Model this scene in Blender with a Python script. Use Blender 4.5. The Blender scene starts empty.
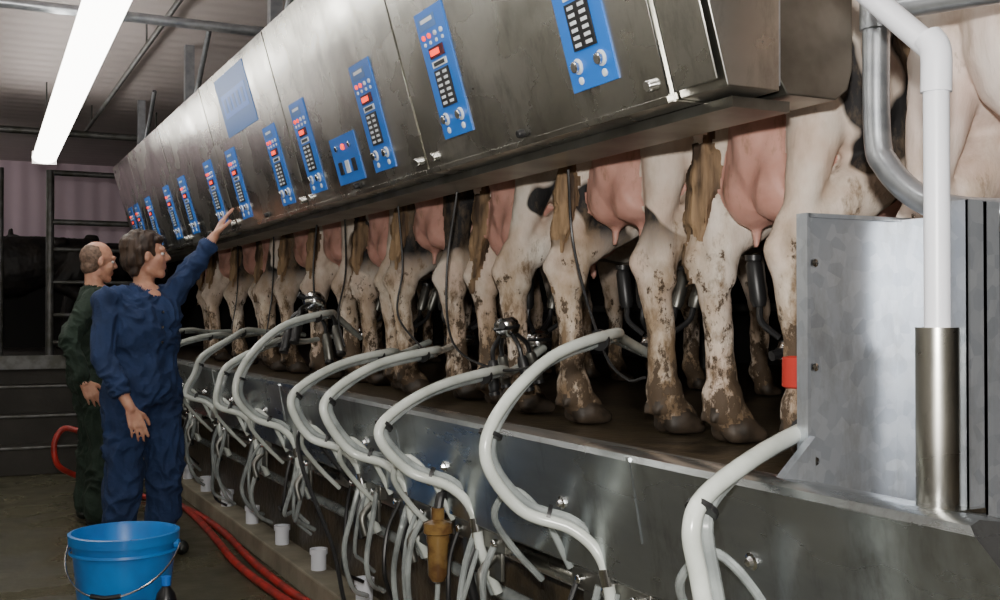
import bpy, bmesh, math, random
import numpy as np
from mathutils import Vector, Matrix, noise
random.seed(7)
V = Vector
scene = bpy.context.scene
COL = scene.collection

# ------------------------------------------------------------------ materials
def M(name, col, rough=.5, metal=0., col2=None, scale=5., detail=5., thr=(.4,.6), bump=0., bscale=None,
      stretch=(1,1,1), emis=None, trans=0., rough2=None, alpha=1., sss=0., voronoi=False, coat=0.):
    m = bpy.data.materials.new(name); m.use_nodes = True
    nt = m.node_tree; N = nt.nodes; L = nt.links
    b = N['Principled BSDF']
    b.inputs['Base Color'].default_value = (*col, 1)
    b.inputs['Roughness'].default_value = rough
    b.inputs['Metallic'].default_value = metal
    b.inputs['Transmission Weight'].default_value = trans
    b.inputs['Alpha'].default_value = alpha
    b.inputs['Coat Weight'].default_value = coat
    if sss: 
        b.inputs['Subsurface Weight'].default_value = sss
        b.inputs['Subsurface Scale'].default_value = .02
    if emis:
        b.inputs['Emission Color'].default_value = (*emis[0], 1)
        b.inputs['Emission Strength'].default_value = emis[1]
    if col2 or bump or rough2 is not None:
        tc = N.new('ShaderNodeTexCoord'); mp = N.new('ShaderNodeMapping')
        mp.inputs['Scale'].default_value = stretch
        L.new(tc.outputs['Object'], mp.inputs['Vector'])
        if voronoi:
            tx = N.new('ShaderNodeTexVoronoi'); tx.inputs['Scale'].default_value = scale
            fac = tx.outputs['Color']
        else:
            tx = N.new('ShaderNodeTexNoise'); tx.inputs['Scale'].default_value = scale
            tx.inputs['Detail'].default_value = detail
            fac = tx.outputs['Fac']
        L.new(mp.outputs[0], tx.inputs['Vector'])
        mr = N.new('ShaderNodeMapRange'); mr.inputs[1].default_value = thr[0]; mr.inputs[2].default_value = thr[1]
        L.new(fac, mr.inputs[0])
        if col2:
            mx = N.new('ShaderNodeMix'); mx.data_type = 'RGBA'
            mx.inputs[6].default_value = (*col, 1); mx.inputs[7].default_value = (*col2, 1)
            L.new(mr.outputs[0], mx.inputs[0]); L.new(mx.outputs[2], b.inputs['Base Color'])
        if rough2 is not None:
            r2 = N.new('ShaderNodeMapRange'); r2.inputs[3].default_value = rough; r2.inputs[4].default_value = rough2
            L.new(mr.outputs[0], r2.inputs[0]); L.new(r2.outputs[0], b.inputs['Roughness'])
        if bump:
            t2 = N.new('ShaderNodeTexNoise'); t2.inputs['Scale'].default_value = bscale or scale*3
            t2.inputs['Detail'].default_value = 6
            L.new(mp.outputs[0], t2.inputs['Vector'])
            bp = N.new('ShaderNodeBump'); bp.inputs['Strength'].default_value = bump; bp.inputs['Distance'].default_value = .01
            L.new(t2.outputs['Fac'], bp.inputs['Height']); L.new(bp.outputs[0], b.inputs['Normal'])
    return m

def ribbed(name, c1, c2, rough, axis, freq, strength=.6):
    m = M(name, c1, rough, 0, col2=c2, scale=1.5, thr=(.3,.7))
    N = m.node_tree.nodes; L = m.node_tree.links
    tc = N.new('ShaderNodeTexCoord'); w = N.new('ShaderNodeTexWave'); w.bands_direction = axis
    w.inputs['Scale'].default_value = freq
    L.new(tc.outputs['Object'], w.inputs['Vector'])
    bp = N.new('ShaderNodeBump'); bp.inputs['Strength'].default_value = strength; bp.inputs['Distance'].default_value = .03
    L.new(w.outputs['Fac'], bp.inputs['Height']); L.new(bp.outputs[0], N['Principled BSDF'].inputs['Normal'])
    return m

def scuffed(m, amount=.5, scale=3.5, col=(.12,.11,.09), stretch=(1,1,.35), lo=.50, hi=.68):
    """dirt streaks / water runs layered over a material"""
    nt=m.node_tree; N=nt.nodes; L=nt.links; b=N['Principled BSDF']
    src=b.inputs['Base Color'].links[0].from_socket
    tc=N.new('ShaderNodeTexCoord'); mp=N.new('ShaderNodeMapping'); mp.inputs['Scale'].default_value=stretch
    L.new(tc.outputs['Object'],mp.inputs['Vector'])
    t=N.new('ShaderNodeTexNoise'); t.inputs['Scale'].default_value=scale*2.2; t.inputs['Detail'].default_value=9; t.inputs['Roughness'].default_value=.72
    L.new(mp.outputs[0],t.inputs['Vector'])
    r=N.new('ShaderNodeMapRange'); r.inputs[1].default_value=lo; r.inputs[2].default_value=hi; r.inputs[4].default_value=amount
    L.new(t.outputs['Fac'],r.inputs[0])
    x=N.new('ShaderNodeMix'); x.data_type='RGBA'; L.new(r.outputs[0],x.inputs[0]); L.new(src,x.inputs[6]); x.inputs[7].default_value=(*col,1)
    L.new(x.outputs[2],b.inputs['Base Color'])
    return m
steel = scuffed(M('stainless_steel', (.60,.595,.555), .17, 1., col2=(.45,.44,.40), scale=3.0, detail=7, thr=(.3,.72), bump=.05, bscale=5, rough2=.36, stretch=(1,1,1.6)), .5)
steel_dk = M('stainless_steel_dark', (.25,.25,.23), .4, .9, col2=(.12,.115,.10), scale=5, thr=(.35,.65))
curb_steel = scuffed(M('trough_stainless', (.48,.51,.52), .17, .95, col2=(.28,.30,.31), scale=3.2, detail=7, thr=(.3,.7), bump=.10, bscale=6, rough2=.40, stretch=(1,.5,2)), .55, 3., (.10,.09,.07))
galv = scuffed(M('galvanised_steel', (.50,.53,.57), .34, .75, col2=(.38,.41,.46), scale=38, thr=(.1,.9), voronoi=True, bump=.02, bscale=20), .45, 5, (.20,.19,.17))
galv_pipe = M('galvanised_pipe', (.45,.47,.50), .3, .8, col2=(.30,.32,.35), scale=25, thr=(.3,.7))
pipe_dk = M('dark_pipe', (.14,.14,.14), .5, .6, col2=(.08,.08,.07), scale=9)
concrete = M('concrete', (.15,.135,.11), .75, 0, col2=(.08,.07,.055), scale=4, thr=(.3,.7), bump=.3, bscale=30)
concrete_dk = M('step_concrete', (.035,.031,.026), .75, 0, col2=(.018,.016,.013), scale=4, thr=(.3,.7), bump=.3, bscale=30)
concrete_lt = M('kerb_concrete', (.30,.27,.20), .7, 0, col2=(.17,.15,.11), scale=6, thr=(.3,.7), bump=.25, bscale=35)
floor_m = M('wet_floor', (.115,.108,.068), .16, 0, col2=(.045,.042,.026), scale=2.2, detail=8, thr=(.35,.65), bump=.25, bscale=22, rough2=.55)
deck_m = M('deck_dirty', (.08,.06,.035), .35, 0, col2=(.03,.024,.016), scale=9, thr=(.35,.65), bump=.6, bscale=25)
dark_m = M('dark_backdrop', (.012,.011,.011), .8)
black = M('black_rubber', (.012,.012,.013), .4)
hose_w = M('milk_hose_rubber', (.62,.66,.62), .22, 0, col2=(.42,.45,.41), scale=9, thr=(.35,.7))
hose_c = M('clear_tube', (.42,.46,.45), .15, 0, col2=(.28,.31,.31), scale=14, alpha=.62)
pvc = M('white_pvc', (.72,.74,.80), .35)
red = M('red_hose_rubber', (.42,.025,.02), .4, 0, col2=(.22,.02,.015), scale=12)
blue_p = M('blue_panel', (.012,.17,.68), .35)
blue_lt = M('blue_panel_light', (.06,.18,.50), .4)
white_m = M('white_print', (.8,.85,.9), .4)
keyblk = M('keypad_black', (.01,.01,.012), .35)
led = M('led_red', (.8,.02,.01), .3, emis=((1,.05,.01), 2.5))
scr = M('panel_display', (.10,.02,.03), .2)
chrome = M('chrome', (.75,.75,.75), .15, 1)
amber = M('amber_glass', (.10,.05,.02), .15, 0, col2=(.20,.12,.04), scale=20)
bucket_m = M('bucket_plastic', (.01,.22,.66), .35, 0, col2=(.015,.16,.50), scale=5)
water_m = M('bucket_liquid', (.05,.22,.40), .08)
tube_e = M('fluorescent_diffuser', (1,1,1), .4, emis=((1,.97,.90), 12.))
lamp_h = M('lamp_housing', (.7,.7,.68), .5)
ceil_m = ribbed('ceiling_sheet', (.50,.44,.43), (.40,.35,.34), .6, 'Y', 1.6, .3)
wall_m = ribbed('wall_siding', (.80,.62,.72), (.70,.54,.64), .6, 'X', 1.6, .3)
wall_l = M('wall_paint', (.55,.53,.46), .7, 0, col2=(.45,.43,.37), scale=2)
navy = M('navy_cotton', (.018,.042,.125), .9, 0, col2=(.010,.024,.072), scale=7, thr=(.3,.7), bump=.5, bscale=60)
green_c = M('green_cotton', (.018,.036,.024), .9, 0, col2=(.010,.020,.013), scale=7, thr=(.3,.7), bump=.5, bscale=60)
skin = M('skin', (.58,.31,.21), .5, 0, col2=(.48,.23,.155), scale=22, sss=.1, bump=.15, bscale=90)
lips = M('lips', (.42,.17,.13), .45)
hair_b = M('brown_hair', (.020,.010,.006), .6, 0, col2=(.050,.026,.014), scale=30, stretch=(1,1,.25), bump=.6, bscale=80)
hair_s = M('short_hair', (.10,.062,.042), .7, 0, col2=(.20,.125,.09), scale=50)
eye_w = M('eye_white', (.7,.68,.66), .2)
boot = M('rubber_boot', (.015,.018,.016), .4)
udder_m = scuffed(M('udder_skin', (.72,.41,.34), .5, 0, col2=(.50,.24,.19), scale=5, detail=9, thr=(.33,.68), bump=.4, bscale=16, sss=.06), .7, 7, (.27,.16,.09), (1,1,.45), .55, .68)
hoof_m = M('hoof', (.06,.042,.028), .6, 0, col2=(.025,.018,.012), scale=15)
tail_m = M('tail_hair', (.34,.22,.12), .75, 0, col2=(.05,.03,.018), scale=17, thr=(.38,.57), stretch=(1,1,.14), bump=1., bscale=60)
band_m = M('red_leg_band', (.50,.03,.02), .5)
muzzle = M('muzzle', (.10,.07,.06), .5)

def cow_material(name, patch=(.50,.54), base=(.84,.77,.68), base2=(.70,.54,.44)):
    m = bpy.data.materials.new(name); m.use_nodes = True
    nt = m.node_tree; N = nt.nodes; L = nt.links; b = N['Principled BSDF']
    b.inputs['Roughness'].default_value = .75
    tc = N.new('ShaderNodeTexCoord'); oi = N.new('ShaderNodeObjectInfo')
    cmb = N.new('ShaderNodeCombineXYZ')
    mm = N.new('ShaderNodeMath'); mm.operation = 'MULTIPLY'; mm.inputs[1].default_value = 37.
    L.new(oi.outputs['Random'], mm.inputs[0])
    for i in range(3): L.new(mm.outputs[0], cmb.inputs[i])
    ad = N.new('ShaderNodeVectorMath'); ad.operation = 'ADD'
    L.new(tc.outputs['Object'], ad.inputs[0]); L.new(cmb.outputs[0], ad.inputs[1])
    def nz(scale, detail, lo, hi, src=ad):
        t = N.new('ShaderNodeTexNoise'); t.inputs['Scale'].default_value = scale; t.inputs['Detail'].default_value = detail
        L.new(src.outputs[0], t.inputs['Vector'])
        r = N.new('ShaderNodeMapRange'); r.inputs[1].default_value = lo; r.inputs[2].default_value = hi
        L.new(t.outputs['Fac'], r.inputs[0]); return r
    def mix(fac, a, c):
        x = N.new('ShaderNodeMix'); x.data_type = 'RGBA'
        L.new(fac, x.inputs[0])
        if isinstance(a, tuple): x.inputs[6].default_value = (*a, 1)
        else: L.new(a, x.inputs[6])
        if isinstance(c, tuple): x.inputs[7].default_value = (*c, 1)
        else: L.new(c, x.inputs[7])
        return x.outputs[2]
    sep = N.new('ShaderNodeSeparateXYZ'); L.new(tc.outputs['Object'], sep.inputs[0])
    bn = nz(6, 4, .35, .65)
    c = mix(bn.outputs[0], base, base2)
    p = nz(2.1, 2.5, *patch)
    up = N.new('ShaderNodeMapRange'); up.inputs[1].default_value = .55; up.inputs[2].default_value = .68
    L.new(sep.outputs['Z'], up.inputs[0])
    pm = N.new('ShaderNodeMath'); pm.operation = 'MULTIPLY'
    L.new(p.outputs[0], pm.inputs[0]); L.new(up.outputs[0], pm.inputs[1])
    c = mix(pm.outputs[0], c, (.012,.011,.012))
    def mud(scale, lo, hi, top, bot, colr, c, st=(1,1,1), rgh=.7, zt=.85):
        mp = N.new('ShaderNodeMapping'); mp.inputs['Scale'].default_value = st; L.new(ad.outputs[0], mp.inputs['Vector'])
        t = N.new('ShaderNodeTexNoise'); t.inputs['Scale'].default_value = scale; t.inputs['Detail'].default_value = 6
        t.inputs['Roughness'].default_value = rgh
        L.new(mp.outputs[0], t.inputs['Vector'])
        zz = N.new('ShaderNodeMapRange'); zz.inputs[1].default_value = 0.; zz.inputs[2].default_value = zt
        zz.inputs[3].default_value = bot; zz.inputs[4].default_value = top
        L.new(sep.outputs['Z'], zz.inputs[0])
        a = N.new('ShaderNodeMath'); a.operation = 'ADD'; L.new(t.outputs['Fac'], a.inputs[0]); L.new(zz.outputs[0], a.inputs[1])
        r = N.new('ShaderNodeMapRange'); r.inputs[1].default_value = lo; r.inputs[2].default_value = hi
        L.new(a.outputs[0], r.inputs[0])
        return mix(r.outputs[0], c, colr), r
    c, _ = mud(6, .43, .78, -.05, .19, (.36,.25,.15), c, (1,1,.45))
    c, _ = mud(14, .52, .66, -.13, .17, (.19,.125,.070), c, (1,1,.40))
    c, r = mud(19, .565, .62, -.15, .175, (.080,.052,.030), c, (1,1,.65), .75)
    L.new(c, b.inputs['Base Color'])
    bp = N.new('ShaderNodeBump'); bp.inputs['Strength'].default_value = .5; bp.inputs['Distance'].default_value = .012
    L.new(r.outputs[0], bp.inputs['Height'])
    hn = N.new('ShaderNodeTexNoise'); hn.inputs['Scale'].default_value = 130; hn.inputs['Detail'].default_value = 3
    hm = N.new('ShaderNodeMapping'); hm.inputs['Scale'].default_value=(1,1,.3); L.new(ad.outputs[0],hm.inputs['Vector']); L.new(hm.outputs[0],hn.inputs['Vector'])
    b2 = N.new('ShaderNodeBump'); b2.inputs['Strength'].default_value=.35; b2.inputs['Distance'].default_value=.004
    L.new(hn.outputs['Fac'],b2.inputs['Height']); L.new(bp.outputs[0],b2.inputs['Normal']); L.new(b2.outputs[0], b.inputs['Normal'])
    return m
cow_m = cow_material('cow_hide_white', patch=(.52,.535))
cow_w = cow_material('cow_hide_plain', patch=(.66,.68), base=(.82,.72,.66), base2=(.70,.54,.47))
cow_k = cow_material('cow_hide_black', patch=(.40,.42))
cow_bk = M('cow_hide_all_black', (.010,.009,.010), .6, col2=(.025,.02,.018), scale=6)

# ------------------------------------------------------------------ mesh builder
def catmull(pts, n=8):
    P = [V(p) for p in pts]
    if len(P) < 3: return P
    P = [P[0]*2-P[1]] + P + [P[-1]*2-P[-2]]
    out = []
    for i in range(1, len(P)-2):
        p0,p1,p2,p3 = P[i-1:i+3]
        for k in range(n):
            t = k/n
            out.append(.5*((2*p1)+(p2-p0)*t+(2*p0-5*p1+4*p2-p3)*t*t+(3*p1-p0-3*p2+p3)*t**3))
    out.append(P[-2]); return out

class B:
    def __init__(s, mats): s.v=[]; s.f=[]; s.m=[]; s.mats=mats
    def mi(s, m): 
        if m not in s.mats: s.mats.append(m)
        return s.mats.index(m)
    def add(s, vs, fs, m):
        o=len(s.v); s.v += [tuple(x) for x in vs]; k=s.mi(m)
        for f in fs: s.f.append([i+o for i in f]); s.m.append(k)
    def box(s, c, d, m, R=None):
        hx,hy,hz = d[0]/2,d[1]/2,d[2]/2; R = R or Matrix.Identity(3); c=V(c)
        vs=[c+R@V((x*hx,y*hy,z*hz)) for x in(-1,1) for y in(-1,1) for z in(-1,1)]
        s.add(vs,[(0,1,3,2),(4,6,7,5),(0,4,5,1),(2,3,7,6),(0,2,6,4),(1,5,7,3)],m)
    def bb(s, a, b, m):
        s.box([(a[i]+b[i])/2 for i in range(3)],[abs(b[i]-a[i]) for i in range(3)],m)
    def tube(s, pts, r, m, n=10, smooth=0, caps=True):
        P = catmull(pts, smooth) if smooth else [V(p) for p in pts]
        K=len(P); rs = r if isinstance(r,(list,tuple)) else None
        T=[(P[min(i+1,K-1)]-P[max(i-1,0)]).normalized() for i in range(K)]
        up = V((0,0,1)) if abs(T[0].z)<.9 else V((1,0,0))
        nrm = T[0].cross(up).normalized(); vs=[]
        for i in range(K):
            nrm = (nrm - T[i]*nrm.dot(T[i])).normalized(); bi = T[i].cross(nrm)
            if rs:
                q=i/(K-1)*(len(rs)-1); a=int(min(q,len(rs)-2)); rr=rs[a]+(rs[a+1]-rs[a])*(q-a)
            else: rr=r
            for k in range(n):
                t=2*math.pi*k/n; vs.append(P[i]+(nrm*math.cos(t)+bi*math.sin(t))*rr)
        fs=[(i*n+k,i*n+(k+1)%n,(i+1)*n+(k+1)%n,(i+1)*n+k) for i in range(K-1) for k in range(n)]
        if caps: fs += [tuple(range(n))[::-1], tuple((K-1)*n+k for k in range(n))]
        s.add(vs,fs,m)
    def lathe(s, c, prof, m, n=28, axis=V((0,0,1))):
        c=V(c); q=V((0,0,1)).rotation_difference(axis.normalized()); vs=[]
        for r,z in prof:
            for k in range(n):
                t=2*math.pi*k/n; vs.append(c+q@V((r*math.cos(t),r*math.sin(t),z)))
        K=len(prof)
        fs=[(i*n+k,i*n+(k+1)%n,(i+1)*n+(k+1)%n,(i+1)*n+k) for i in range(K-1) for k in range(n)]
        s.add(vs,fs,m)
    def ell(s, c, r, m, n=14, R=None):
        c=V(c); R=R or Matrix.Identity(3); vs=[]; h=n//2
        for i in range(h+1):
            p=math.pi*(i/h); p=min(max(p,.02),math.pi-.02)
            for k in range(n):
                t=2*math.pi*k/n
                vs.append(c+R@V((r[0]*math.sin(p)*math.cos(t),r[1]*math.sin(p)*math.sin(t),r[2]*math.cos(p))))
        fs=[(i*n+k,(i+1)*n+k,(i+1)*n+(k+1)%n,i*n+(k+1)%n) for i in range(h) for k in range(n)]
        fs += [tuple(range(n)), tuple(h*n+k for k in range(n))[::-1]]
        s.add(vs,fs,m)
    def prism(s, prof, y0, y1, m):
        n=len(prof); f0 = y0 if callable(y0) else (lambda z: y0)
        vs=[(x,f0(z),z) for x,z in prof]+[(x,y1,z) for x,z in prof]
        fs=[(i,(i+1)%n,n+(i+1)%n,n+i) for i in range(n)]+[tuple(range(n))[::-1],tuple(range(n,2*n))]
        s.add(vs,fs,m)
    def done(s, name, loc=(0,0,0), smooth=True, bevel=0, parent=None, ang=35):
        me=bpy.data.meshes.new(name); me.from_pydata([tuple(V(v)-V(loc)) for v in s.v],[],s.f)
        for m in s.mats: me.materials.append(m)
        me.polygons.foreach_set('material_index', s.m)
        bm=bmesh.new(); bm.from_mesh(me); bmesh.ops.recalc_face_normals(bm, faces=bm.faces); bm.to_mesh(me); bm.free()
        if smooth:
            me.polygons.foreach_set('use_smooth',[True]*len(me.polygons)); me.set_sharp_from_angle(angle=math.radians(ang))
        o=bpy.data.objects.new(name,me); COL.objects.link(o); o.location=loc
        if bevel:
            bv=o.modifiers.new('bevel','BEVEL'); bv.width=bevel; bv.segments=2; bv.limit_method='ANGLE'
        if parent: o.parent=parent; o.location = V(loc)-V(parent.location)
        return o

# ------------------------------------------------------------------ blob (continuous body) builder
def cap_mesh(p1,p2,r1,r2,n=14,h=5):
    p1=V(p1);p2=V(p2); d=(p2-p1); d = d.normalized() if d.length>1e-6 else V((0,0,1))
    q=V((0,0,1)).rotation_difference(d); vs=[]
    for i in range(1,h+1):
        a=-math.pi/2+ (math.pi/2)*(i/h)
        if i==h: a=0
        for k in range(n):
            t=2*math.pi*k/n; vs.append(p1+q@V((r1*math.cos(a)*math.cos(t),r1*math.cos(a)*math.sin(t),r1*math.sin(a))))
    for i in range(0,h):
        a=(math.pi/2)*(i/h)
        for k in range(n):
            t=2*math.pi*k/n; vs.append(p2+q@V((r2*math.cos(a)*math.cos(t),r2*math.cos(a)*math.sin(t),r2*math.sin(a))))
    K=2*h; b=len(vs); vs.append(p1-d*r1); vs.append(p2+d*r2)
    fs=[(i*n+k,i*n+(k+1)%n,(i+1)*n+(k+1)%n,(i+1)*n+k) for i in range(K-1) for k in range(n)]
    fs+=[(b,(k+1)%n,k) for k in range(n)]+[(b+1,(K-1)*n+k,(K-1)*n+(k+1)%n) for k in range(n)]
    return vs,fs

def blob(name, prims, mats, voxel, smooth=3, disp=None, loc=(0,0,0), parent=None):
    b=B([black]); 
    for p in prims:
        if p[0]=='c': vs,fs=cap_mesh(*p[1:5]); b.add(vs,fs,black)
        elif p[0]=='e': b.ell(p[1],p[2],black,16,p[3])
        else:
            n=24; vs=[]; rings=p[1]
            for c,a,bb in rings:
                for k in range(n):
                    t=2*math.pi*k/n; vs.append(V(c)+V(a)*math.cos(t)+V(bb)*math.sin(t))
            K=len(rings)
            fs=[(i*n+k,i*n+(k+1)%n,(i+1)*n+(k+1)%n,(i+1)*n+k) for i in range(K-1) for k in range(n)]
            fs+=[tuple(range(n))[::-1],tuple((K-1)*n+k for k in range(n))]
            b.add(vs,fs,black)
    o=b.done('tmp',smooth=False)
    rm=o.modifiers.new('r','REMESH'); rm.mode='VOXEL'; rm.voxel_size=voxel; rm.adaptivity=0
    if smooth:
        sm=o.modifiers.new('s','SMOOTH'); sm.factor=.5; sm.iterations=smooth
    dg=bpy.context.evaluated_depsgraph_get(); dg.update()
    me=bpy.data.meshes.new_from_object(o.evaluated_get(dg)); me.name=name
    bpy.data.objects.remove(o)
    nv=len(me.vertices); co=np.empty(nv*3); me.vertices.foreach_get('co',co); co=co.reshape(-1,3)
    npoly=len(me.polygons); ce=np.empty(npoly*3); me.polygons.foreach_get('center',ce); ce=ce.reshape(-1,3)
    def dist(P):
        best=np.full(len(P),1e9); idx=np.zeros(len(P),int)
        def upd(d,mi):
            w=d<best; best[w]=d[w]; idx[w]=mi
        def cap(a,bv,r1,r2):
            a=np.array(a,float); bv=np.array(bv,float); ab=bv-a; L=ab@ab
            t=np.clip(((P-a)@ab)/max(L,1e-9),0,1)
            return np.linalg.norm(P-a-t[:,None]*ab,axis=1)-(r1+(r2-r1)*t)
        def loft(rings):
            d=np.full(len(P),1e9)
            for (c1,a1,b1),(c2,a2,b2) in zip(rings[:-1],rings[1:]):
                c1=np.array(c1,float);c2=np.array(c2,float); ab=c2-c1; t=np.clip(((P-c1)@ab)/(ab@ab),0,1)
                q=P-c1-t[:,None]*ab; A1=V(a1).length;A2=V(a2).length;B1=V(b1).length;B2=V(b2).length
                ua=np.array(V(a1).normalized());ub=np.array(V(b1).normalized()); uc=np.cross(ua,ub)
                ra=A1+(A2-A1)*t; rb=B1+(B2-B1)*t
                e=np.sqrt((q@ua/ra)**2+(q@ub/rb)**2)-1
                d=np.minimum(d,np.maximum(e*np.minimum(ra,rb),np.abs(q@uc)))
            return d
        for p in prims:
            if p[0]=='c': upd(cap(p[1],p[2],p[3],p[4]),p[5])
            elif p[0]=='e':
                R=np.array((p[3] or Matrix.Identity(3)).inverted()); q=(P-np.array(p[1]))@R.T
                upd((np.linalg.norm(q/np.array(p[2]),axis=1)-1)*min(p[2]),p[4])
            else: upd(loft(p[1]),p[2])
        return idx
    idx=dist(ce)
    me.materials.clear()
    for m in mats: me.materials.append(m)
    me.polygons.foreach_set('material_index',[int(i) for i in idx])
    if disp:
        vid=dist(co)
        nr=np.empty(nv*3); me.vertices.foreach_get('normal',nr); nr=nr.reshape(-1,3)
        for i in range(nv):
            a=disp(co[i],int(vid[i]))
            if a: co[i]+=nr[i]*a
    co=co-np.array(loc); me.vertices.foreach_set('co',co.ravel())
    me.polygons.foreach_set('use_smooth',[True]*npoly); me.update()
    ob=bpy.data.objects.new(name,me); COL.objects.link(ob); ob.location=loc
    if parent: ob.parent=parent; ob.location=V(loc)-V(parent.location)
    return ob

# ------------------------------------------------------------------ room shell
def simple(name, a, b, m, bevel=0):
    x=B([m]); x.bb(a,b,m); return x.done(name,smooth=False,bevel=bevel)
DZ=.92
simple('floor',(-1.6,-2.6,-.1),(1.75,10.7,0),floor_m)
simple('ceiling',(-3,-2.6,3.1),(5.6,14.1,3.2),ceil_m)
simple('deck_right',(1.60,-2.6,0.0),(5.6,14,DZ),deck_m)
simple('deck_left',(-3,-2.6,0.0),(-1.5,14,DZ),concrete)
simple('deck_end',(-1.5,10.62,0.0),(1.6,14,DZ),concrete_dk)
simple('wall_left',(-3.1,-2.6,0),(-3,14,3.1),wall_l)
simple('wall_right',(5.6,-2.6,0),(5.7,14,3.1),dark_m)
simple('wall_front',(-3.1,-2.7,0),(5.7,-2.6,3.1),wall_l)
b=B([wall_m]); b.bb((-3.1,14,2.02),(5.7,14.1,3.1),wall_m); b.bb((-3.1,14,0),(5.7,14.1,2.02),dark_m); b.done('wall_back',smooth=False)  # lower band: near-black sheet, painted shade of the dark opening behind the gate
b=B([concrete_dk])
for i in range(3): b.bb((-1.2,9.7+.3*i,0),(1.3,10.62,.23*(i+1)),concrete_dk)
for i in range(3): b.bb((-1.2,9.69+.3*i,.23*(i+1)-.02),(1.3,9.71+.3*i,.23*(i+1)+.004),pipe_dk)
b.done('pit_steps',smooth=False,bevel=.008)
simple('trim_pit_end',(-1.5,10.58,DZ-.1),(1.6,10.66,DZ+.02),pipe_dk)
simple('kerb_ledge',(1.46,-2.6,0),(1.62,10.6,.11),concrete_lt,.01)

# trough / splash curb
b=B([curb_steel])
prof=[(1.64,.935),(1.46,.985),(1.33,1.004),(1.305,.998),(1.30,.985),(1.335,.80),(1.345,.70),(1.37,.685),(1.60,.685),(1.64,.80)]
b.prism(prof,lambda z:1.12-(1.004-z)*.9,10.6,curb_steel)
for k in range(7):
    y=1.3+k*1.42
    b.box((1.316,y+.7,.90),(.006,.012,.19),curb_steel,Matrix.Rotation(math.radians(-10),3,'Y'))
y=1.62
while y<10.3:
    b.lathe((1.326,y,.845),[(0,.016),(.008,.014),(.011,.006),(.017,.004),(.017,0)],chrome,12,V((-1,0,-.18)))
    y+=.71
b.done('splash_curb',ang=25)

# ------------------------------------------------------------------ control cabinets
FA=V((1.45,0,1.78)); UV=V((-.277,0,.961)); NV=V((-.961,0,-.277)); YV=V((0,1,0))
RF=Matrix((( NV.x,YV.x,UV.x),(NV.y,YV.y,UV.y),(NV.z,YV.z,UV.z)))
def fbox(b,u,v,n,du,dv,dn,m):
    c=FA+YV*u+UV*v+NV*(n+dn/2); b.box(c,(dn,du,dv),m,RF)
def fcyl(b,u,v,n,r,h,m):
    c=FA+YV*u+UV*v+NV*n; b.lathe(c,[(0,h),(r*.85,h),(r,h*.8),(r,0)],m,12,NV)
def panel(b,u,v0=.07,w=.20,h=.40):
    n=.012; fbox(b,u,v0+h/2,n,w,h,.004,blue_p); n+=.004
    fbox(b,u+w*.1,v0+h*.90,n,w*.6,h*.10,.001,blue_lt); fbox(b,u+w*.1,v0+h*.92,n+.001,w*.42,h*.03,.001,white_m)
    for q in (-.32,-.1,.12,.32): fcyl(b,u+w*q,v0+h*.80,n,.008,.006,led if q in(.12,.32) else white_m)
    for q in (-.32,-.1,.12,.32): fcyl(b,u+w*q,v0+h*.745,n,.006,.005,white_m)
    fbox(b,u,v0+h*.665,n,w*.5,h*.085,.004,scr); fbox(b,u+.01,v0+h*.665,n+.004,w*.32,h*.045,.001,led)
    fbox(b,u,v0+h*.575,n,w*.5,h*.05,.003,white_m); fbox(b,u,v0+h*.575,n+.003,w*.38,h*.03,.001,keyblk)
    fbox(b,u,v0+h*.385,n,w*.5,h*.29,.004,keyblk)
    for i in range(6):
        for j in (-1,1): fbox(b,u+j*w*.12,v0+h*(.27+.046*i),n+.004,w*.13,h*.022,.002,white_m)
    for j in (-1,1):
        fcyl(b,u+j*w*.26,v0+h*.15,n,.020,.005,white_m); fcyl(b,u+j*w*.26,v0+h*.15,n+.005,.015,.012,chrome); fcyl(b,u+j*w*.26,v0+h*.06,n,.010,.004,white_m)
Y0c=2.03
cprof=[(1.45,1.78),(1.222,2.57),(1.34,2.62),(1.74,2.45),(1.74,1.80),(1.70,1.78)]
for k in range(6):
    Wc=1.4 if k<5 else .92
    y0=Y0c+1.4*k
    b=B([steel]); b.prism(cprof,y0+.001,y0+Wc-.001,steel)
    fbox(b,y0+Wc/2,.415,0,Wc-.016,.80,.012,steel)
    fbox(b,y0+Wc/2,.008,.0,Wc-.01,.016,.02,steel)
    for u in ((.28,1.10) if k<5 else (.28,.62)): 
        h=.40 if k<2 else .38
        panel(b,y0+u+(.09 if k==1 else 0),(.09 if k==0 else .06) if k!=2 else .05,.21,h)
    if k==1:
        fbox(b,y0+.75,.15,.012,.30,.19,.004,blue_p)
        for j in (-1,0,1):
            fcyl(b,y0+.75+.08*j,.20,.016,.012,.008,chrome if j else led); fbox(b,y0+.75+.08*j,.12,.016,.04,.05,.004,keyblk if j else white_m)
    if k==2:
        fbox(b,y0+.72,.63,.012,.62,.30,.003,blue_lt); fbox(b,y0+.72,.63,.015,.50,.12,.001,blue_p)
        for j in range(5): fbox(b,y0+.72-.18+.09*j,.63,.016,.05,.07,.001,blue_lt)
    for u in (.06,Wc-.08): fcyl(b,y0+u,.05,.012,.014,.016,chrome)
    fcyl(b,y0+Wc/2,.035,.012,.012,.02,black)
    b.done('control_cabinet',(0,y0,0),bevel=.004,ang=30)
b=B([steel])
b.prism([(1.46,1.785),(1.232,2.57),(1.34,2.62),(1.60,2.62),(1.60,1.785)],1.86,2.028,steel)
fbox(b,1.945,.41,0,.15,.78,.006,steel)
b.prism([(1.615,1.82),(1.615,2.62),(1.83,2.62),(1.83,1.86),(1.815,1.81),(1.78,1.785),(1.64,1.785)],1.88,2.028,steel_dk)
b.box((1.607,1.90,2.2),(.02,.05,.8),galv)
b.done('cabinet_end_housing',bevel=.004)
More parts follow.
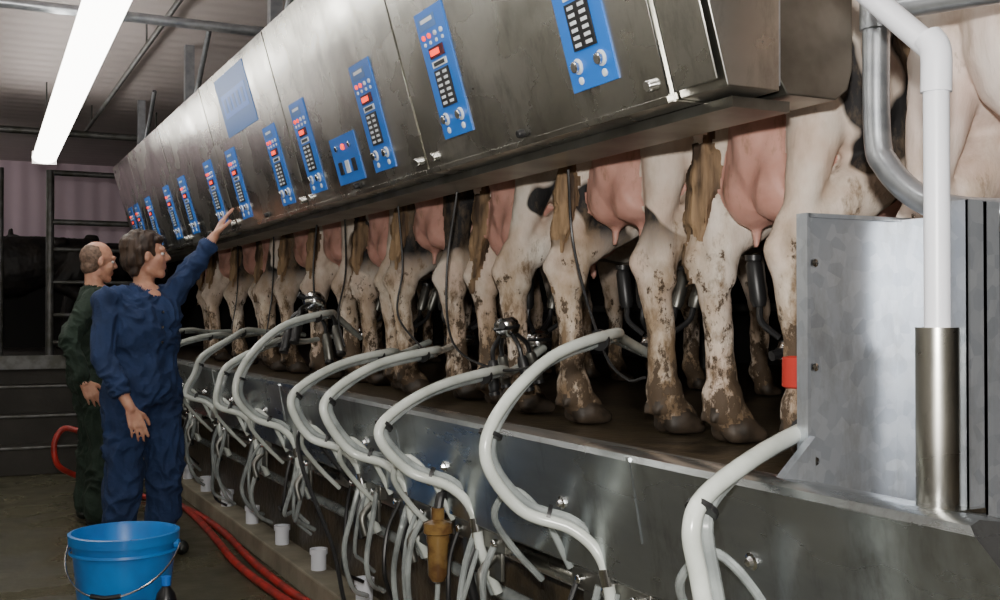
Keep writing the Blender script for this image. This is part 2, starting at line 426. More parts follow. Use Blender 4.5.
b=B([steel_dk]); b.bb((1.52,1.92,1.755),(1.68,9.9,1.779),steel_dk)
b.done('cable_tray',smooth=True)
for y in (3.2,5.3,7.5,9.6):
    b=B([galv_pipe]); b.bb((1.37,y-.03,2.61),(1.43,y+.03,3.1),galv_pipe)
    b.tube([(1.42,y-.01,2.64),(1.42,y-.55,3.08)],.017,galv_pipe); b.bb((1.34,y-.06,2.60),(1.46,y+.06,2.615),galv_pipe)
    b.done('cabinet_hanger')
for y,r in ((6.0,.028),(10.1,.03),(2.6,.028)):
    b=B([pipe_dk]); b.tube([(-3,y,2.86),(1.9,y,2.86)],r,galv_pipe if y<7 else pipe_dk,12)
    for x in (-2,.2,1.6): b.tube([(x,y,2.86),(x,y,3.1)],.008,pipe_dk,8)
    b.done('ceiling_pipe')
b=B([pipe_dk]); b.tube([(1.05,3,2.95),(1.05,10.5,2.95)],.016,pipe_dk); 
for y in (4,7,10): b.tube([(1.05,y,2.95),(1.05,y,3.1)],.006,pipe_dk)
b.done('electrical_conduit')

# fluorescent luminaires : wrap-around diffusers on a slim spine
lamps=[(.53,4.3,5.15,-1.19),(.56,1.0,2.4,0),(.56,-2.2,2.4,0),(-2.0,6.0,2.4,0),(-1.1,11.4,2.4,0),(-2.0,1.4,2.4,0)]  # unseen lamps over the left deck and near the back wall are added for brightness
for (x,y,ln,rz) in lamps:
    b=B([lamp_h]); z=2.55; w_=.090
    b.bb((-.03,0,z+.045),(.03,ln,z+.075),lamp_h)
    prof=[(w_*math.cos(t),z+.048*math.sin(t)) for t in [2*math.pi*i/20 for i in range(20)]]
    b.prism(prof,.02,ln-.02,tube_e)
    b.bb((-w_,0,z-.05),(w_,.02,z+.05),lamp_h); b.bb((-w_,ln-.02,z-.05),(w_,ln,z+.05),lamp_h)
    for yy in (.3,ln-.3): b.tube([(0,yy,z+.07),(0,yy,3.1)],.006,pipe_dk,6)
    o=b.done('fluorescent_lamp'); o.location=(x,y,0); o.rotation_euler=(0,0,math.radians(rz))

# ------------------------------------------------------------------ cows
def cow_mesh(name, tail_y, sx=(0,0), hide=None, udder=True, uz=0.):
    P=[]; c=lambda a,b_,r1,r2,m=0:P.append(('c',a,b_,r1,r2,m))
    rings=[(-.05,1.26,.10,.09),(.03,1.24,.19,.15),(.25,1.18,.25,.21),(.5,1.10,.28,.30),(.8,1.03,.33,.37),(1.1,1.01,.33,.38),(1.35,1.04,.27,.35),(1.52,1.09,.2,.28),(1.66,1.16,.13,.2)]
    P.append(('l',[((x,0,z),(0,ry,0),(0,0,rz)) for x,z,ry,rz in rings],0))
    c((1.5,0,1.14),(2.0,0,1.33),.19,.12); c((2.0,0,1.36),(2.28,0,1.22),.125,.085); c((2.28,0,1.22),(2.44,0,1.13),.085,.072,3)
    for s in (-1,1):
        d=sx[0] if s<0 else sx[1]
        c((2.0,s*.1,1.42),(1.98,s*.25,1.40),.045,.03); c((2.03,s*.06,1.47),(2.03,s*.10,1.53),.03,.02)
        c((.32,s*.19,1.33),(.38,s*.21,1.32),.06,.06); c((-.03,s*.11,1.28),(.1,s*.12,1.3),.06,.06)
        y=s*.205
        c((.14,s*.17,1.15),(.15+d*.3,s*.205,.92),.150,.115); c((.14,s*.17,1.1),(.32+d*.5,s*.21,.82),.14,.11)
        c((.03,s*.13,1.22),(.05+d*.3,s*.195,.95),.095,.085)
        c((.30+d*.5,s*.21,.82),(.025+d*.8,s*.205,.61),.110,.060); c((.05+d*.3,s*.20,.95),(-.030+d*.8,s*.205,.66),.090,.044)
        c((-.055+d*.8,y,.66),(-.108+d*.9,y,.545),.026,.034); c((-.108+d*.9,y,.545),(-.075+d*.9,y,.50),.034,.040)
        c((.0+d*.8,y,.62),(-.040+d*.9,y,.50),.058,.060)
        c((-.040+d*.9,y-.018,.50),(-.040+d*.9,y+.018,.50),.056,.056)
        c((-.05+d*.9,y,.48),(-.03+d,y,.32),.052,.043); c((-.03+d,y,.32),(-.02+d,y,.16),.043,.048)
        c((-.02+d,y,.14),(-.01+d,y,.10),.061,.061); c((-.01+d,y,.10),(.04+d,y,.055),.055,.052)
        for q in (-1,1):
            c((.03+d,y+q*.030,.045),(.090+d,y+q*.036,.026),.042,.026,2)
            c((.0+d,y+q*.030,.035),(.05+d,y+q*.032,.024),.033,.024,2)
            c((-.06+d,y+q*.024,.095),(-.070+d,y+q*.026,.075),.014,.012,2)
        y2=s*.16
        c((1.36,s*.19,1.05),(1.28,s*.18,.78),.15,.09); c((1.28,s*.18,.78),(1.36,y2,.44),.08,.052); c((1.36,y2,.44),(1.365,y2,.40),.058,.052)
        c((1.365,y2,.40),(1.36,y2,.13),.042,.04); c((1.36,y2,.12),(1.40,y2,.05),.05,.045)
        for q in (-1,1): c((1.39,y2+q*.024,.035),(1.45,y2+q*.027,.022),.035,.021,2)
        if udder:
            c((.05,s*.055,.92),(.045,s*.065,.73+uz),.085,.102,1); c((.10,s*.065,.75+uz),(.36,s*.075,.73+uz),.112,.105,1)
            c((.05,s*.075,.65+uz),(.05,s*.080,.575+uz),.016,.012,1); c((.34,s*.08,.64+uz),(.345,s*.083,.56+uz),.017,.012,1)
    if udder:
        P.append(('e',(.20,0,.80+uz),(.27,.155,.19),None,1)); P.append(('e',(.03,0,.92),(.110,.10,.22),None,1))
    else:
        P.append(('e',(.20,0,.98),(.24,.17,.22),None,0)); P.append(('e',(.06,0,1.02),(.12,.14,.24),None,0))
    t=tail_y; dd=sx[1] if t>0 else sx[0]
    c((.02,0,1.40),(-.07,0,1.40),.045,.035); c((-.07,0,1.40),(-.105,.3*t,1.28),.035,.026); c((-.105,.3*t,1.28),(-.09,.75*t,1.08),.026,.022)
    c((-.09,.75*t,1.08),(-.07,.98*t,.90),.022,.020)
    x0=-.048+dd*.5
    for (a,bz,ya,yb,r1,r2) in ((.95,.78,.98,1.03,.020,.036),(.80,.66,1.04,1.10,.038,.028),(.68,.46,1.08,1.12,.027,.007),(.84,.60,.90,.90,.024,.007),(.86,.52,1.12,1.25,.022,.006),(.76,.54,1.0,.99,.024,.006),(.72,.49,1.15,1.19,.020,.006),(.80,.64,.82,.78,.014,.005)):
        c((x0-.005,ya*t,a),(x0-.03-(.78-bz)*.10,yb*t,bz),r1,r2,4)
    def disp(p,m):
        if m==4: return .012*noise.noise((p[0]*70,p[1]*70,p[2]*5))
        if m==0: return .007*noise.noise((p[0]*9,p[1]*9,p[2]*6))+.004*noise.noise((p[0]*30,p[1]*30,p[2]*20))
        if m==1: return .006*noise.noise((p[0]*14,p[1]*14,p[2]*9))+.004*max(0,.25-abs(noise.noise((p[0]*11+4,p[1]*11,p[2]*8))))*4
        return 0
    o=blob(name,P,[hide or cow_m,udder_m,hoof_m,muzzle,tail_m],.0115,3,disp)
    me=o.data; bpy.data.objects.remove(o); return me
meA=cow_mesh('dairy_cow_body',.20,(0,.04)); meB=cow_mesh('dairy_cow_body_b',.19,(.06,-.02),uz=.05)
meD=cow_mesh('dairy_cow_body_c',.16,(-.03,.03),uz=-.02)
meC=cow_mesh('dairy_cow_body_dry',-.20,(.0,.03),hide=cow_w,udder=False)
meK=meB.copy(); meK.materials[0]=cow_k
meBK=meC.copy(); meBK.materials[0]=cow_bk; meBK.materials[4]=cow_bk
def put(me,name,loc,rz=0,s=1.):
    o=bpy.data.objects.new(name,me); COL.objects.link(o); o.location=loc; o.rotation_euler=(0,0,math.radians(rz)); o.scale=(s,s,s); return o
cowY=[1.58,2.41,3.10,3.95,4.68,5.40,6.10,6.80,7.5,8.2,8.9,9.6]
cow_me=[meC,meA,meB,meD,meK,meA,meB,meK,meD,meK,meB,meA]
rots=[2,-2,2,-2,1,3,-2,2,-3,1,2,0]
for i,(y,me) in enumerate(zip(cowY,cow_me)):
    put(me,'dairy_cow',(1.97+(.03 if i%2 else 0),y,DZ),rots[i])
put(meBK,'dairy_cow',(1.3,12.5,DZ),178,.86); put(meBK,'dairy_cow',(2.3,13.3,DZ),182,.86); put(meBK,'dairy_cow',(-.2,13.2,DZ),183,.86)
b=B([band_m]); b.lathe((1.973,2.204,DZ+.19),[(.047,0),(.056,.005),(.055,.08),(.046,.085)],band_m,20)
b.done('leg_band')

# ------------------------------------------------------------------ milking clusters
def cluster_geo(name):
    b=B([chrome])
    b.lathe((0,0,0),[(0,-.05),(.035,-.048),(.052,-.03),(.055,-.005),(.048,.02),(.03,.035),(.0,.038)],chrome,20)
    b.lathe((0,0,0),[(.056,-.012),(.060,-.006),(.056,.002)],black,20)
    b.tube([(-.04,0,-.01),(-.085,0,-.02)],.015,black,10)
    for sx in(-1,1):
        for sy in (-1,1):
            a=V((sx*.035,sy*.03,.03)); t=V((sx*.12+.03,sy*.075,.25)); m_=a.lerp(t,.45)+V((sx*.02,sy*.012,-.01))
            b.tube([a,(a+m_)/2+V((sx*.02,sy*.01,0)),m_],.010,black,8,4)
            b.tube([m_,m_.lerp(t,.15),m_.lerp(t,.9),t],[.018,.024,.024,.019],black if sx<0 else steel_dk,12)
            b.tube([t,t+V((0,0,.015))],.024,black,12)
    o=b.done(name); me=o.data; bpy.data.objects.remove(o); return me
clm=cluster_geo('milking_cluster_mesh')
for i,y in enumerate(cowY[:9]):
    if i: put(clm,'milking_cluster',(2.13,y,DZ+.285),random.uniform(-10,10))
o=put(clm,'milking_cluster',(1.60,5.30,1.36),30); o.rotation_euler=(math.radians(160),math.radians(15),0)
o=put(clm,'milking_cluster',(1.80,3.57,1.25),30,.85); o.rotation_euler=(math.radians(172),math.radians(-4),.9)
b=B([black]); b.tube([(1.60,5.30,1.40),(1.60,5.31,1.55),(1.62,5.32,1.75)],.005,black,6,6); b.done('unit_lift_cord')

# ------------------------------------------------------------------ hoses
HO=[(1.50,1.07,2.10,1.10),(2.29,1.24,3.02,1.10),(3.0,1.11,3.75,1.10),(3.53,1.16,4.55,1.10),(4.0,1.14,4.9,1.12),(4.85,1.30,5.9,1.11),(5.6,1.16,6.4,1.20),(6.45,1.20,7.0,1.24),(7.3,1.16,8.0,1.14),(8.3,1.18,9.0,1.13)]
for i,(y,zc_,ye,bx) in enumerate(HO):
    j=lambda s=.03: random.uniform(-s,s)
    bz=.965+j(.02); dz=zc_-bz
    pts=[V((1.41,y-.15,.50)),V((1.365,y-.13,.62)),V((1.345,y-.11,.735)),V((1.295,y-.06,.80)),V((1.19,y,.845)),V((bx,y+.0,bz)),V((bx+.05,y+.02,bz+dz*.42)),V((bx+.23,y+.09,bz+dz*.85)),
         V((1.60,y+.24,zc_+.01)),V((1.80,y+.24+.55*(ye-y-.24),zc_-.01)),V((2.05,ye,1.17))]
    if i==0: pts[0:5]=[V((1.36,1.40,.22)),V((1.26,1.43,.40)),V((1.18,1.465,.58)),V((1.14,1.49,.73)),V((1.115,1.50,.86))]
    b=B([hose_w]); b.tube(pts,.0145 if i else .0165,hose_w,12,8)
    off=[V((.0,.03,-.01)),V((.01,.03,-.005)),V((.015,.028,.01)),V((.02,.026,.014)),V((.028,.028,.01)),V((.03,.028,.0)),V((.022,.028,-.014)),V((.0,.03,-.02)),V((0,.03,-.02)),V((0,.03,-.01)),V((0,.03,0))]
    if i==0: off=[V((.036,.01,0))]*6+[V((.03,.02,-.01))]+off[7:]
    b.tube([p+q for p,q in zip(pts,off)],.0115 if i else .0135,hose_c,10,8)
    cp=catmull(pts,8); co_=catmull(off,8)
    for k in (28,44,62):
        p=cp[k]; d=(cp[k+1]-cp[k-1]).normalized(); o2=co_[k]
        b.tube([p+o2*.5-d*.005,p+o2*.5+d*.005],.029,black,12)
    if i: b.tube([cp[13]-(cp[14]-cp[12]).normalized()*.02,cp[13],cp[13]+(cp[14]-cp[12]).normalized()*.02],.019,chrome,12)
    b.done('milk_hose')
    b=B([steel_dk]); yb=y-.10
    b.box((1.385,yb,.66),(.03,.34,.05),steel_dk); b.box((1.385,yb,.60),(.012,.26,.10),steel_dk)
    for q in (-.12,0,.12): b.lathe((1.372,yb+q,.66),[(0,.02),(.012,.018),(.014,0)],chrome,8,V((-1,0,0)))
    b.tube([(1.38,yb+.05,.62),(1.36,yb+.05,.55),(1.38,yb+.05,.46)],.016,black,10,5)
    b.tube([(1.38,yb-.09,.62),(1.33,yb-.10,.57),(1.34,yb-.11,.50)],.014,steel_dk,10,5)
    b.done('hose_bracket',bevel=.003)
    b=B([hose_c])
    for q in range(4):
        a=yb-.12+.08*q+j(.02); low=.16+random.random()*.2
        b.tube([(1.37,a,.66),(1.34+j(.02),a+j(.02),.56),(1.33+j(.02),a+.03+j(.03),.42),(1.37+j(.02),a+.07+j(.04),low+.06),(1.45,a+.12+j(.04),low)],.0075 if q%2 else .010,hose_c if q!=3 else black,8,6)
    b.tube([(1.36,yb+.16,.68),(1.30,yb+.18,.80),(1.235,yb+.22,.87),(1.22,yb+.30,.80),(1.30,yb+.36,.70),(1.40,yb+.38,.60)],.009,hose_c if i<2 else hose_w,8,7)
    b.done('pulse_tubes')
y=1.8
while y<10:
    b=B([pvc]); b.lathe((1.535,y,.108),[(.0,0),(.036,0),(.036,.075),(.042,.075),(.042,.10),(.034,.10),(.034,.04),(0,.04)],pvc,20); b.done('drain_stub'); y+=.64
b=B([steel]); b.tube([(1.50,1.1,.60),(1.50,10.5,.60)],.030,steel,14); b.done('milk_line')
b=B([hose_c]); b.tube([(1.53,1.1,.44),(1.53,10.5,.44)],.022,hose_c,12); b.done('vacuum_line')
b=B([amber]); c=(1.31,3.06,.50)
b.lathe(c,[(0,-.01),(.02,0),(.030,.02),(.032,.11),(.036,.12),(.036,.14),(.045,.145),(.045,.175),(.02,.185),(.02,.22),(0,.22)],amber,20)
b.tube([(1.31,3.06,.71),(1.33,3.07,.76),(1.37,3.08,.70)],.014,black,10,5); b.tube([(1.31,3.06,.49),(1.31,3.06,.38),(1.35,3.03,.2)],.008,hose_c,8,5)
b.done('sight_jar')
for pts in ([(1.70,2.95,1.75),(1.74,2.98,1.5),(1.72,2.78,1.2),(1.70,2.62,1.12),(1.68,2.5,1.13)],
            [(1.66,3.7,1.755),(1.64,3.75,1.45),(1.60,3.6,1.2),(1.62,3.3,1.12),(1.62,3.0,1.14)],
            [(1.66,4.3,1.755),(1.68,4.3,1.5),(1.64,4.25,1.3),(1.7,4.1,1.15)],
            [(1.66,5.0,1.755),(1.68,5.05,1.5),(1.66,5.1,1.3),(1.66,5.0,1.15)],
            [(1.66,6.3,1.755),(1.68,6.4,1.45),(1.62,6.3,1.2)],[(1.66,7.2,1.755),(1.68,7.3,1.45),(1.62,7.2,1.2)]):
    b=B([black]); b.tube(pts,.0045,black,6,8); b.done('retract_cord')
b=B([black]); b.tube([(1.37,4.05,.66),(1.20,4.1,.86),(1.16,4.0,.75),(1.25,3.9,.45),(1.30,3.85,.2),(1.42,3.8,.12)],.008,black,8,8); b.done('air_hose')

# ------------------------------------------------------------------ right end : plate, post, pipes
b=B([galv])
b.bb((1.46,1.628,DZ),(1.725,1.632,1.49),galv); b.bb((1.455,1.615,DZ),(1.463,1.645,1.495),galv); b.bb((1.46,1.615,1.487),(1.725,1.645,1.495),galv); b.bb((1.70,1.55,DZ),(1.704,1.63,1.49),galv)
b.add([(1.46,1.60,.98),(1.38,1.62,.995),(1.46,1.62,1.07),(1.46,1.60,1.07),(1.38,1.60,.995),(1.46,1.62,.98)],[(0,4,3),(5,2,1),(0,5,1,4),(4,1,2,3),(0,3,2,5)],galv)
for z in (1.02,1.2,1.4): b.lathe((1.48,1.626,z),[(0,.008),(.008,.006),(.009,0)],chrome,8,V((0,-1,0)))
b.done('stall_end_plate',smooth=False)
b=B([galv]); b.bb((1.66,1.44,DZ),(1.70,1.445,1.48),galv); b.done('stall_side_plate',smooth=False)
b=B([steel]); b.tube([(1.42,1.275,.985),(1.42,1.275,1.28)],.034,steel,24); b.box((1.42,1.275,.99),(.10,.10,.008),steel); b.done('post_sleeve')
b=B([pvc]); b.tube([(1.42,1.275,1.27),(1.42,1.275,1.72)],.0205,pvc,20)
b.tube([(1.42,1.275,1.66),(1.42,1.275,1.725),(1.42,1.29,1.75)],.0245,pvc,20,4)
b.tube([(1.42,1.275,1.725),(1.42,1.37,1.81),(1.42,1.60,2.02),(1.42,1.62,2.4)],.0205,pvc,20); b.done('pvc_pipe')
b=B([galv])
for (x0,y0,zt) in ((1.45,1.24,1.485),(1.50,1.25,1.485)):
    b.bb((x0,y0,.95),(x0+.035,y0+.005,zt),galv); b.bb((x0,y0,.95),(x0+.005,y0+.05,zt),galv)
b.bb((1.445,1.235,.94),(1.56,1.30,.955),galv)
b.done('angle_post',smooth=False)
b=B([galv_pipe])
arc=[(1.62,1.60,2.3),(1.62,1.60,1.95),(1.62,1.60,1.66),(1.625,1.58,1.59),(1.645,1.53,1.53),(1.67,1.47,1.50),(1.72,1.38,1.487),(1.80,1.28,1.485),(1.95,1.1,1.485)]
b.tube(arc[:2],.026,galv_pipe,18); b.tube(arc[1:],.026,galv_pipe,18,6)
b.tube([(1.62,1.62,1.90),(1.95,.95,1.90)],.024,galv_pipe,16); b.tube([(1.62,1.60,1.86),(1.62,1.60,1.94)],.032,galv_pipe,16)
b.done('stall_rail_pipe')

b=B([pipe_dk])
for z in (1.35,1.75,2.1): b.tube([(4.75,.2,z),(4.75,10.4,z)],.028,pipe_dk)
for y in range(0,11,2): b.tube([(4.75,y+.3,DZ),(4.75,y+.3,2.3)],.034,pipe_dk)
b.done('head_rail')
b=B([pipe_dk]); y=10.8
for x in (.36,.78,1.62): b.tube([(x,y,DZ),(x,y,2.62)],.035,pipe_dk,14)
for z in (2.60,2.15): b.tube([(.78,y,z),(1.62,y,z)],.026,pipe_dk,12)
for z in (1.05,1.3,1.6,1.9): b.tube([(.78,y,z),(1.62,y,z)],.018,pipe_dk,12)
b.done('holding_gate')
b=B([pipe_dk]); y=10.95
for x in (-.35,.30): b.tube([(x,y,DZ),(x,y,2.62)],.03,pipe_dk,14)
for z in (.96,2.2,1.9): b.tube([(-.35,y,z),(.30,y,z)],.02,pipe_dk,12)
b.done('holding_gate')

# ------------------------------------------------------------------ bucket, bottle, red hose
c=V((.635,4.76,0)); b=B([bucket_m])
b.lathe(c,[(0,.0),(.165,.0),(.17,.01),(.205,.37),(.218,.372),(.220,.41),(.206,.412),(.200,.40),(.165,.02),(0,.02)],bucket_m,48)
b.lathe(c,[(.214,.33),(.217,.335),(.214,.345)],bucket_m,48)
b.lathe(c,[(0,.30),(.192,.30)],water_m,40)
for s in (-1,1):
    d=V((.896,-.444,0))*s; b.lathe(c+d*.208+V((0,0,.36)),[(0,.02),(.018,.018),(.02,0)],bucket_m,12,d)
hd=[]
for k in range(13):
    t=math.pi*k/12; r=V((.896,-.444,0))*(.228*math.cos(t)); f=V((-.444,-.896,0))*(.22*math.sin(t)); hd.append(c+r+f+V((0,0,.36-.17*math.sin(t))))
b.tube(hd,.004,chrome,8,2); b.tube([hd[5],hd[6],hd[7]],.010,black,8,3)
b.done('bucket',(c.x,c.y,0))
c=V((.745,4.42,0)); b=B([keyblk])
b.lathe(c,[(0,0),(.04,0),(.042,.01),(.042,.19),(.034,.22),(.016,.245),(.016,.275),(0,.275)],keyblk,24); b.lathe(c,[(.018,.25),(.019,.285),(0,.287)],blue_p,20)
b.done('dip_bottle',(c.x,c.y,0))
b=B([red])
for dx in (0,.055):
    b.tube([(1.36+dx*.6,3.6,.022),(1.38+dx,4.3,.022),(1.33+dx,5.0,.022),(1.31+dx,5.7,.022),(1.36+dx,6.6,.022),(1.38+dx,7.4,.022),(1.34+dx,7.9,.03),(1.30+dx,8.05,.2),(1.30+dx,8.0,.42),(1.20+dx,7.95,.55),(1.0,8.0,.50)] if dx==0 else
           [(1.36+dx,3.6,.022),(1.385+dx,4.4,.022),(1.345+dx,5.0,.022),(1.34+dx,5.7,.022),(1.375+dx,6.6,.022),(1.33+dx,7.4,.022),(1.2,8.1,.022),(.95,8.5,.022)],.020,red,12,8)
b.tube([(1.0,8.0,.50),(.80,8.05,.50),(.68,8.1,.52),(.62,8.1,.42),(.64,8.1,.28),(.74,8.15,.2),(.9,8.2,.12),(.95,8.4,.03)],.020,red,12,8)
b.done('red_hose')

# ------------------------------------------------------------------ people
def hand(P, w, d, n, th, mi, curl=.35, sc=1.):
    w=V(w); d=V(d).normalized(); n=V(n); n=(n-d*n.dot(d)).normalized(); s=d.cross(n); 
    if s.dot(V(th))<0: s=-s
    k=[(.032,.088,.074),(.011,.094,.082),(-.010,.090,.075),(-.031,.080,.060)]
    for i,(o,pl,fl) in enumerate(k):
        a=w+s*o*.6+d*.01; kn=w+s*o*sc+d*pl*sc
        P.append(('c',a,kn,.0145*sc,.0125*sc,mi))
        ang=curl*(.3+.12*i); p=kn; r=.0098-.0006*i
        for L_ in (.45,.32,.23):
            dd=(d*math.cos(ang)+n*math.sin(ang)+s*o*3.2).normalized()
            q=p+dd*fl*L_*sc; P.append(('c',p,q,r*sc,(r-.0007)*sc,mi)); r-=.0007; p=q; ang+=curl*.55
    t0=w+s*.018+d*.022; t1=t0+(s*.75+d*.6+n*.2).normalized()*.045*sc; t2=t1+(s*.35+d*.9+n*.25).normalized()*.034*sc; t3=t2+(s*.1+d*.95+n*.3).normalized()*.026*sc
    P += [('c',t0,t1,.017*sc,.012*sc,mi),('c',t1,t2,.0115*sc,.0105*sc,mi),('c',t2,t3,.0105*sc,.009*sc,mi)]

def person(name, base, F, HF, H, cloth, arms, hair, wid=1., tilt=0., lean=(0,0)):
    base=V((*base,0)); k=H/1.72; F=V((*F,0)).normalized(); L=V((-F.y,F.x,0)); U=V((0,0,1))
    def T(f,l,u): 
        t=max(0,(u-.9))/.6; return base+F*(f*k+lean[0]*t)+L*(l*k+lean[1]*t)+U*(u*k)
    P=[]; c=lambda a,b_,r1,r2,m=0:P.append(('c',a,b_,r1*k,r2*k,m))
    rings=[(.80,.165,.130,0),(.88,.190,.155,0),(.97,.188,.155,0),(1.05,.172,.140,0),(1.08,.166,.134,0),(1.12,.180,.148,.0),(1.22,.188,.152,.01),(1.31,.190,.142,.01),(1.38,.172,.112,0),(1.42,.115,.085,-.005),(1.445,.075,.068,-.01)]
    P.append(('l',[(T(f,0,z),L*a*k*wid,F*b_*k*wid) for z,a,b_,f in rings],0))
    for s in (-1,1):
        hip=T(0,s*.095,.88); kn=T(.03,s*.125,.49); an=T(-.01,s*.135,.13)
        c(hip,kn,.125*wid,.098*wid); c(kn,an,.098*wid,.088); c(T(-.01,s*.135,.16),T(-.01,s*.135,.11),.092,.092)
        c(T(-.02,s*.135,.12),T(-.02,s*.135,.05),.05,.045,2); c(T(-.04,s*.135,.045),T(.15,s*.15,.040),.045,.040,2); c(T(.04,s*.14,.05),T(.0,s*.135,.1),.045,.045,2)
        c(T(-.03,s*.08,.90),T(-.06,s*.09,.88),.11,.105)
    for s,(sh,el,wr,hd_,pn,thb,curl,cf) in arms.items():
        sg=1 if s=='L' else -1; sh=V(sh); el=V(el); wr=V(wr)
        c(T(0,sg*.07,1.375),sh,.070,.072); c(sh,el,.074,.060); ce=el.lerp(wr,cf); c(el,ce,.060,.054); c(ce,ce+(wr-el).normalized()*.012,.057,.057)
        c(el,wr,.040,.026,1); hand(P,wr,hd_,pn,thb,1,curl,1.02*k)
    HF=V((*HF,0)).normalized(); HL=V((-HF.y,HF.x,0)); hc=T(.015,0,1.600)
    HU=(U+HF*tilt).normalized(); HF=(HF-HU*HF.dot(HU)).normalized()
    Z=lambda f,l,u: hc+(HF*f+HL*l+HU*u)*k
    R=Matrix((HF,HL,HU)).transposed()
    c(T(-.01,0,1.42),Z(-.025,0,-.05),.056,.054,1)
    P.append(('e',Z(-.012,0,.03),(.097*k,.076*k,.098*k),R,1)); P.append(('e',Z(.026,0,-.035),(.066*k,.060*k,.084*k),R,1))
    c(Z(.062,-.012,-.098),Z(.062,.012,-.098),.024,.024,1); c(Z(.0,-.035,-.07),Z(.06,-.015,-.095),.030,.024,1); c(Z(.0,.035,-.07),Z(.06,.015,-.095),.030,.024,1)
    c(Z(.086,0,.025),Z(.109,0,-.016),.008,.0115,1); c(Z(.099,-.009,-.022),Z(.099,.009,-.022),.009,.009,1)
    c(Z(.078,-.040,.034),Z(.082,.040,.034),.015,.015,1)
    for s in (-1,1):
        c(Z(.058,s*.038,-.02),Z(.062,s*.030,-.04),.026,.022,1)
        P.append(('e',Z(-.005,s*.079,-.002),(.019*k,.010*k,.031*k),R,1))
    c(Z(.087,-.016,-.056),Z(.087,.016,-.056),.0068,.0068,3); c(Z(.085,-.014,-.067),Z(.085,.014,-.067),.0072,.0072,3)
    c(T(.01,.062,1.43),T(.095,.035,1.35),.018,.014); c(T(.01,-.062,1.43),T(.095,-.035,1.35),.018,.014); c(T(-.065,-.035,1.44),T(-.065,.035,1.44),.020,.020); c(T(-.05,-.05,1.44),T(.01,-.062,1.43),.019,.018); c(T(-.05,.05,1.44),T(.01,.062,1.43),.019,.018)
    c(T(.035,0,1.42),T(.070,0,1.385),.046,.036,1)
    def disp(p,m):
        if m==0:
            q=V(p); w=noise.noise((q.x*4,q.y*4,q.z*4))
            a=noise.noise((q.x*6+w,q.y*6,q.z*11+w*1.5)); bb=1-abs(noise.noise((q.x*8+3,q.y*8+w,q.z*9+w*2)))*2.4
            cc=1-abs(noise.noise((q.x*17,q.y*17+w*2,q.z*13+w*3)))*2.6
            return .011*a+.014*bb+.009*cc-.014
        return 0
    root=bpy.data.objects.new(name,None); COL.objects.link(root); root.location=base
    blob('body',P,[cloth,skin,boot,lips],.0062,3,disp,loc=base,parent=root)
    if hair=='bob':
        Hh=[('e',Z(-.034,0,.048),(.114*k,.092*k,.100*k),R,0),('e',Z(-.072,0,-.010),(.070*k,.086*k,.090*k),R,0),('e',Z(-.018,0,.085),(.100*k,.082*k,.060*k),R,0),
            ('c',Z(-.03,.078,.03),Z(-.035,.074,-.035),.028,.022,0),('c',Z(-.03,-.078,.03),Z(-.035,-.074,-.035),.028,.022,0),('c',Z(-.075,-.03,-.075),Z(-.075,.03,-.075),.034,.034,0),
            ('c',Z(.050,-.045,.085),Z(.062,.035,.090),.024,.022,0)]
        hm=hair_b
    else:
        Hh=[('e',Z(-.030,0,.028),(.088*k,.0805*k,.089*k),R,0),('e',Z(-.045,0,-.03),(.060*k,.070*k,.060*k),R,0)]; hm=hair_s
    def hd2(p,m): return (.012 if hair=='bob' else .002)*noise.noise((p[0]*34,p[1]*34,p[2]*12))
    blob('hair',Hh,[hm],.006,2,hd2,loc=base,parent=root)
    b=B([eye_w])
    for s in (-1,1):
        b.ell(Z(.0755,s*.031,.010),(.0115*k,.0115*k,.0100*k),eye_w,12); b.ell(Z(.0835,s*.031,.010),(.0052*k,.0056*k,.0056*k),keyblk,10)
        b.tube([Z(.080,s*.020,.018),Z(.088,s*.030,.0205),Z(.080,s*.043,.017)],.0035,skin,6,4)
        b.tube([Z(.094,s*.014,.037),Z(.097,s*.030,.042),Z(.083,s*.048,.037)],.0035,hm,6,3)
    b.done('eyes',base,parent=root)
    b=B([cloth])
    for z in (1.14,1.22,1.30): b.lathe(T(.160*wid,0,z),[(0,.008),(.007,.006),(.008,0)],chrome,8,F)
    b.done('coverall_studs',base,parent=root)
    return root

person('woman_in_coverall',(.915,6.21),(.40,-.92),(.985,-.16),1.74,navy,{
    'L':((1.085,6.25,1.41),(1.205,6.20,1.60),(1.298,6.18,1.742),(.080,-.02,.165),(.9,0,-.45),(0,-1,0),.25,.42),
    'R':((.73,6.15,1.38),(.69,6.03,1.08),(.82,5.925,.815),(.30,-.10,-.90),(-.1,.9,-.2),(.9,-.3,0),.32,.55)},'bob',wid=1.08,tilt=-.06,lean=(0,.02))
person('man_in_coverall',(.80,7.34),(.92,.10),(.96,.15),1.755,green_c,{
    'L':((.84,7.52,1.40),(.88,7.60,1.12),(1.10,7.50,1.02),(.9,-.3,-.1),(0,0,-1),(0,-1,0),.5,.7),
    'R':((.77,7.16,1.40),(.61,7.03,1.15),(.70,6.98,.90),(.45,0,-.85),(0,.9,0),(.9,0,.2),.5,.8)},'short',wid=1.05,tilt=.1)

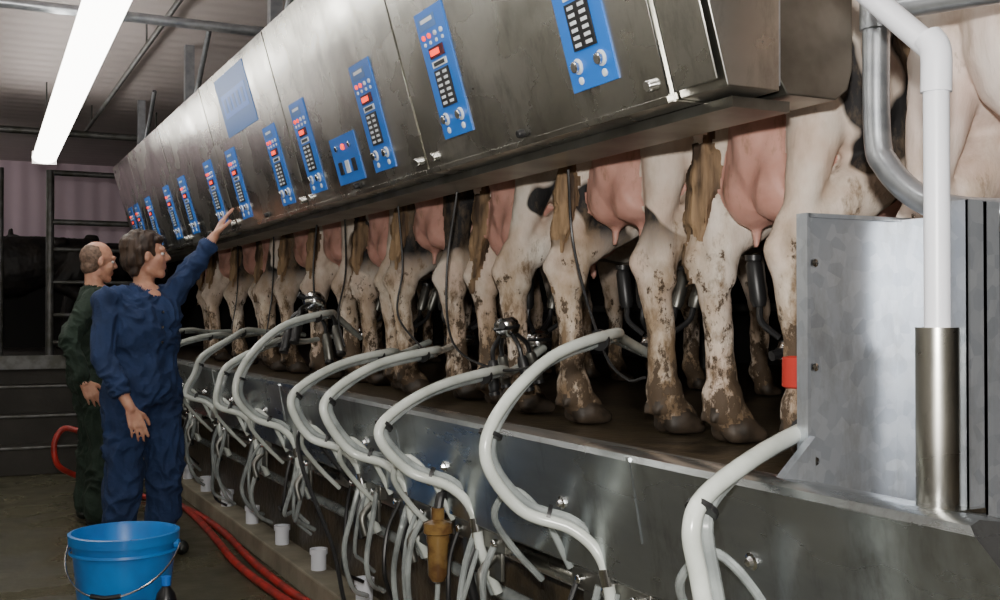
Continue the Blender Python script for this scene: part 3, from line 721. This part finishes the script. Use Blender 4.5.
# ------------------------------------------------------------------ lights / world / camera
w=bpy.data.worlds.new('world'); scene.world=w; w.use_nodes=True
w.node_tree.nodes['Background'].inputs[0].default_value=(.6,.65,.7,1); w.node_tree.nodes['Background'].inputs[1].default_value=.15
li=bpy.data.lights.new('camera_flash','AREA'); li.energy=92; li.size=.06; li.color=(1,.96,.90)
lo=bpy.data.objects.new('camera_flash',li); COL.objects.link(lo); lo.location=(-.05,-.05,1.5); lo.rotation_euler=(math.radians(88),0,math.radians(-26.4))
cd=bpy.data.cameras.new('camera'); co=bpy.data.objects.new('camera',cd); COL.objects.link(co)
cd.lens=39.6; cd.sensor_width=36; cd.clip_start=.05
co.location=(0,0,1.3); co.rotation_euler=(math.radians(90.78),0,math.radians(-26.4))
scene.camera=co
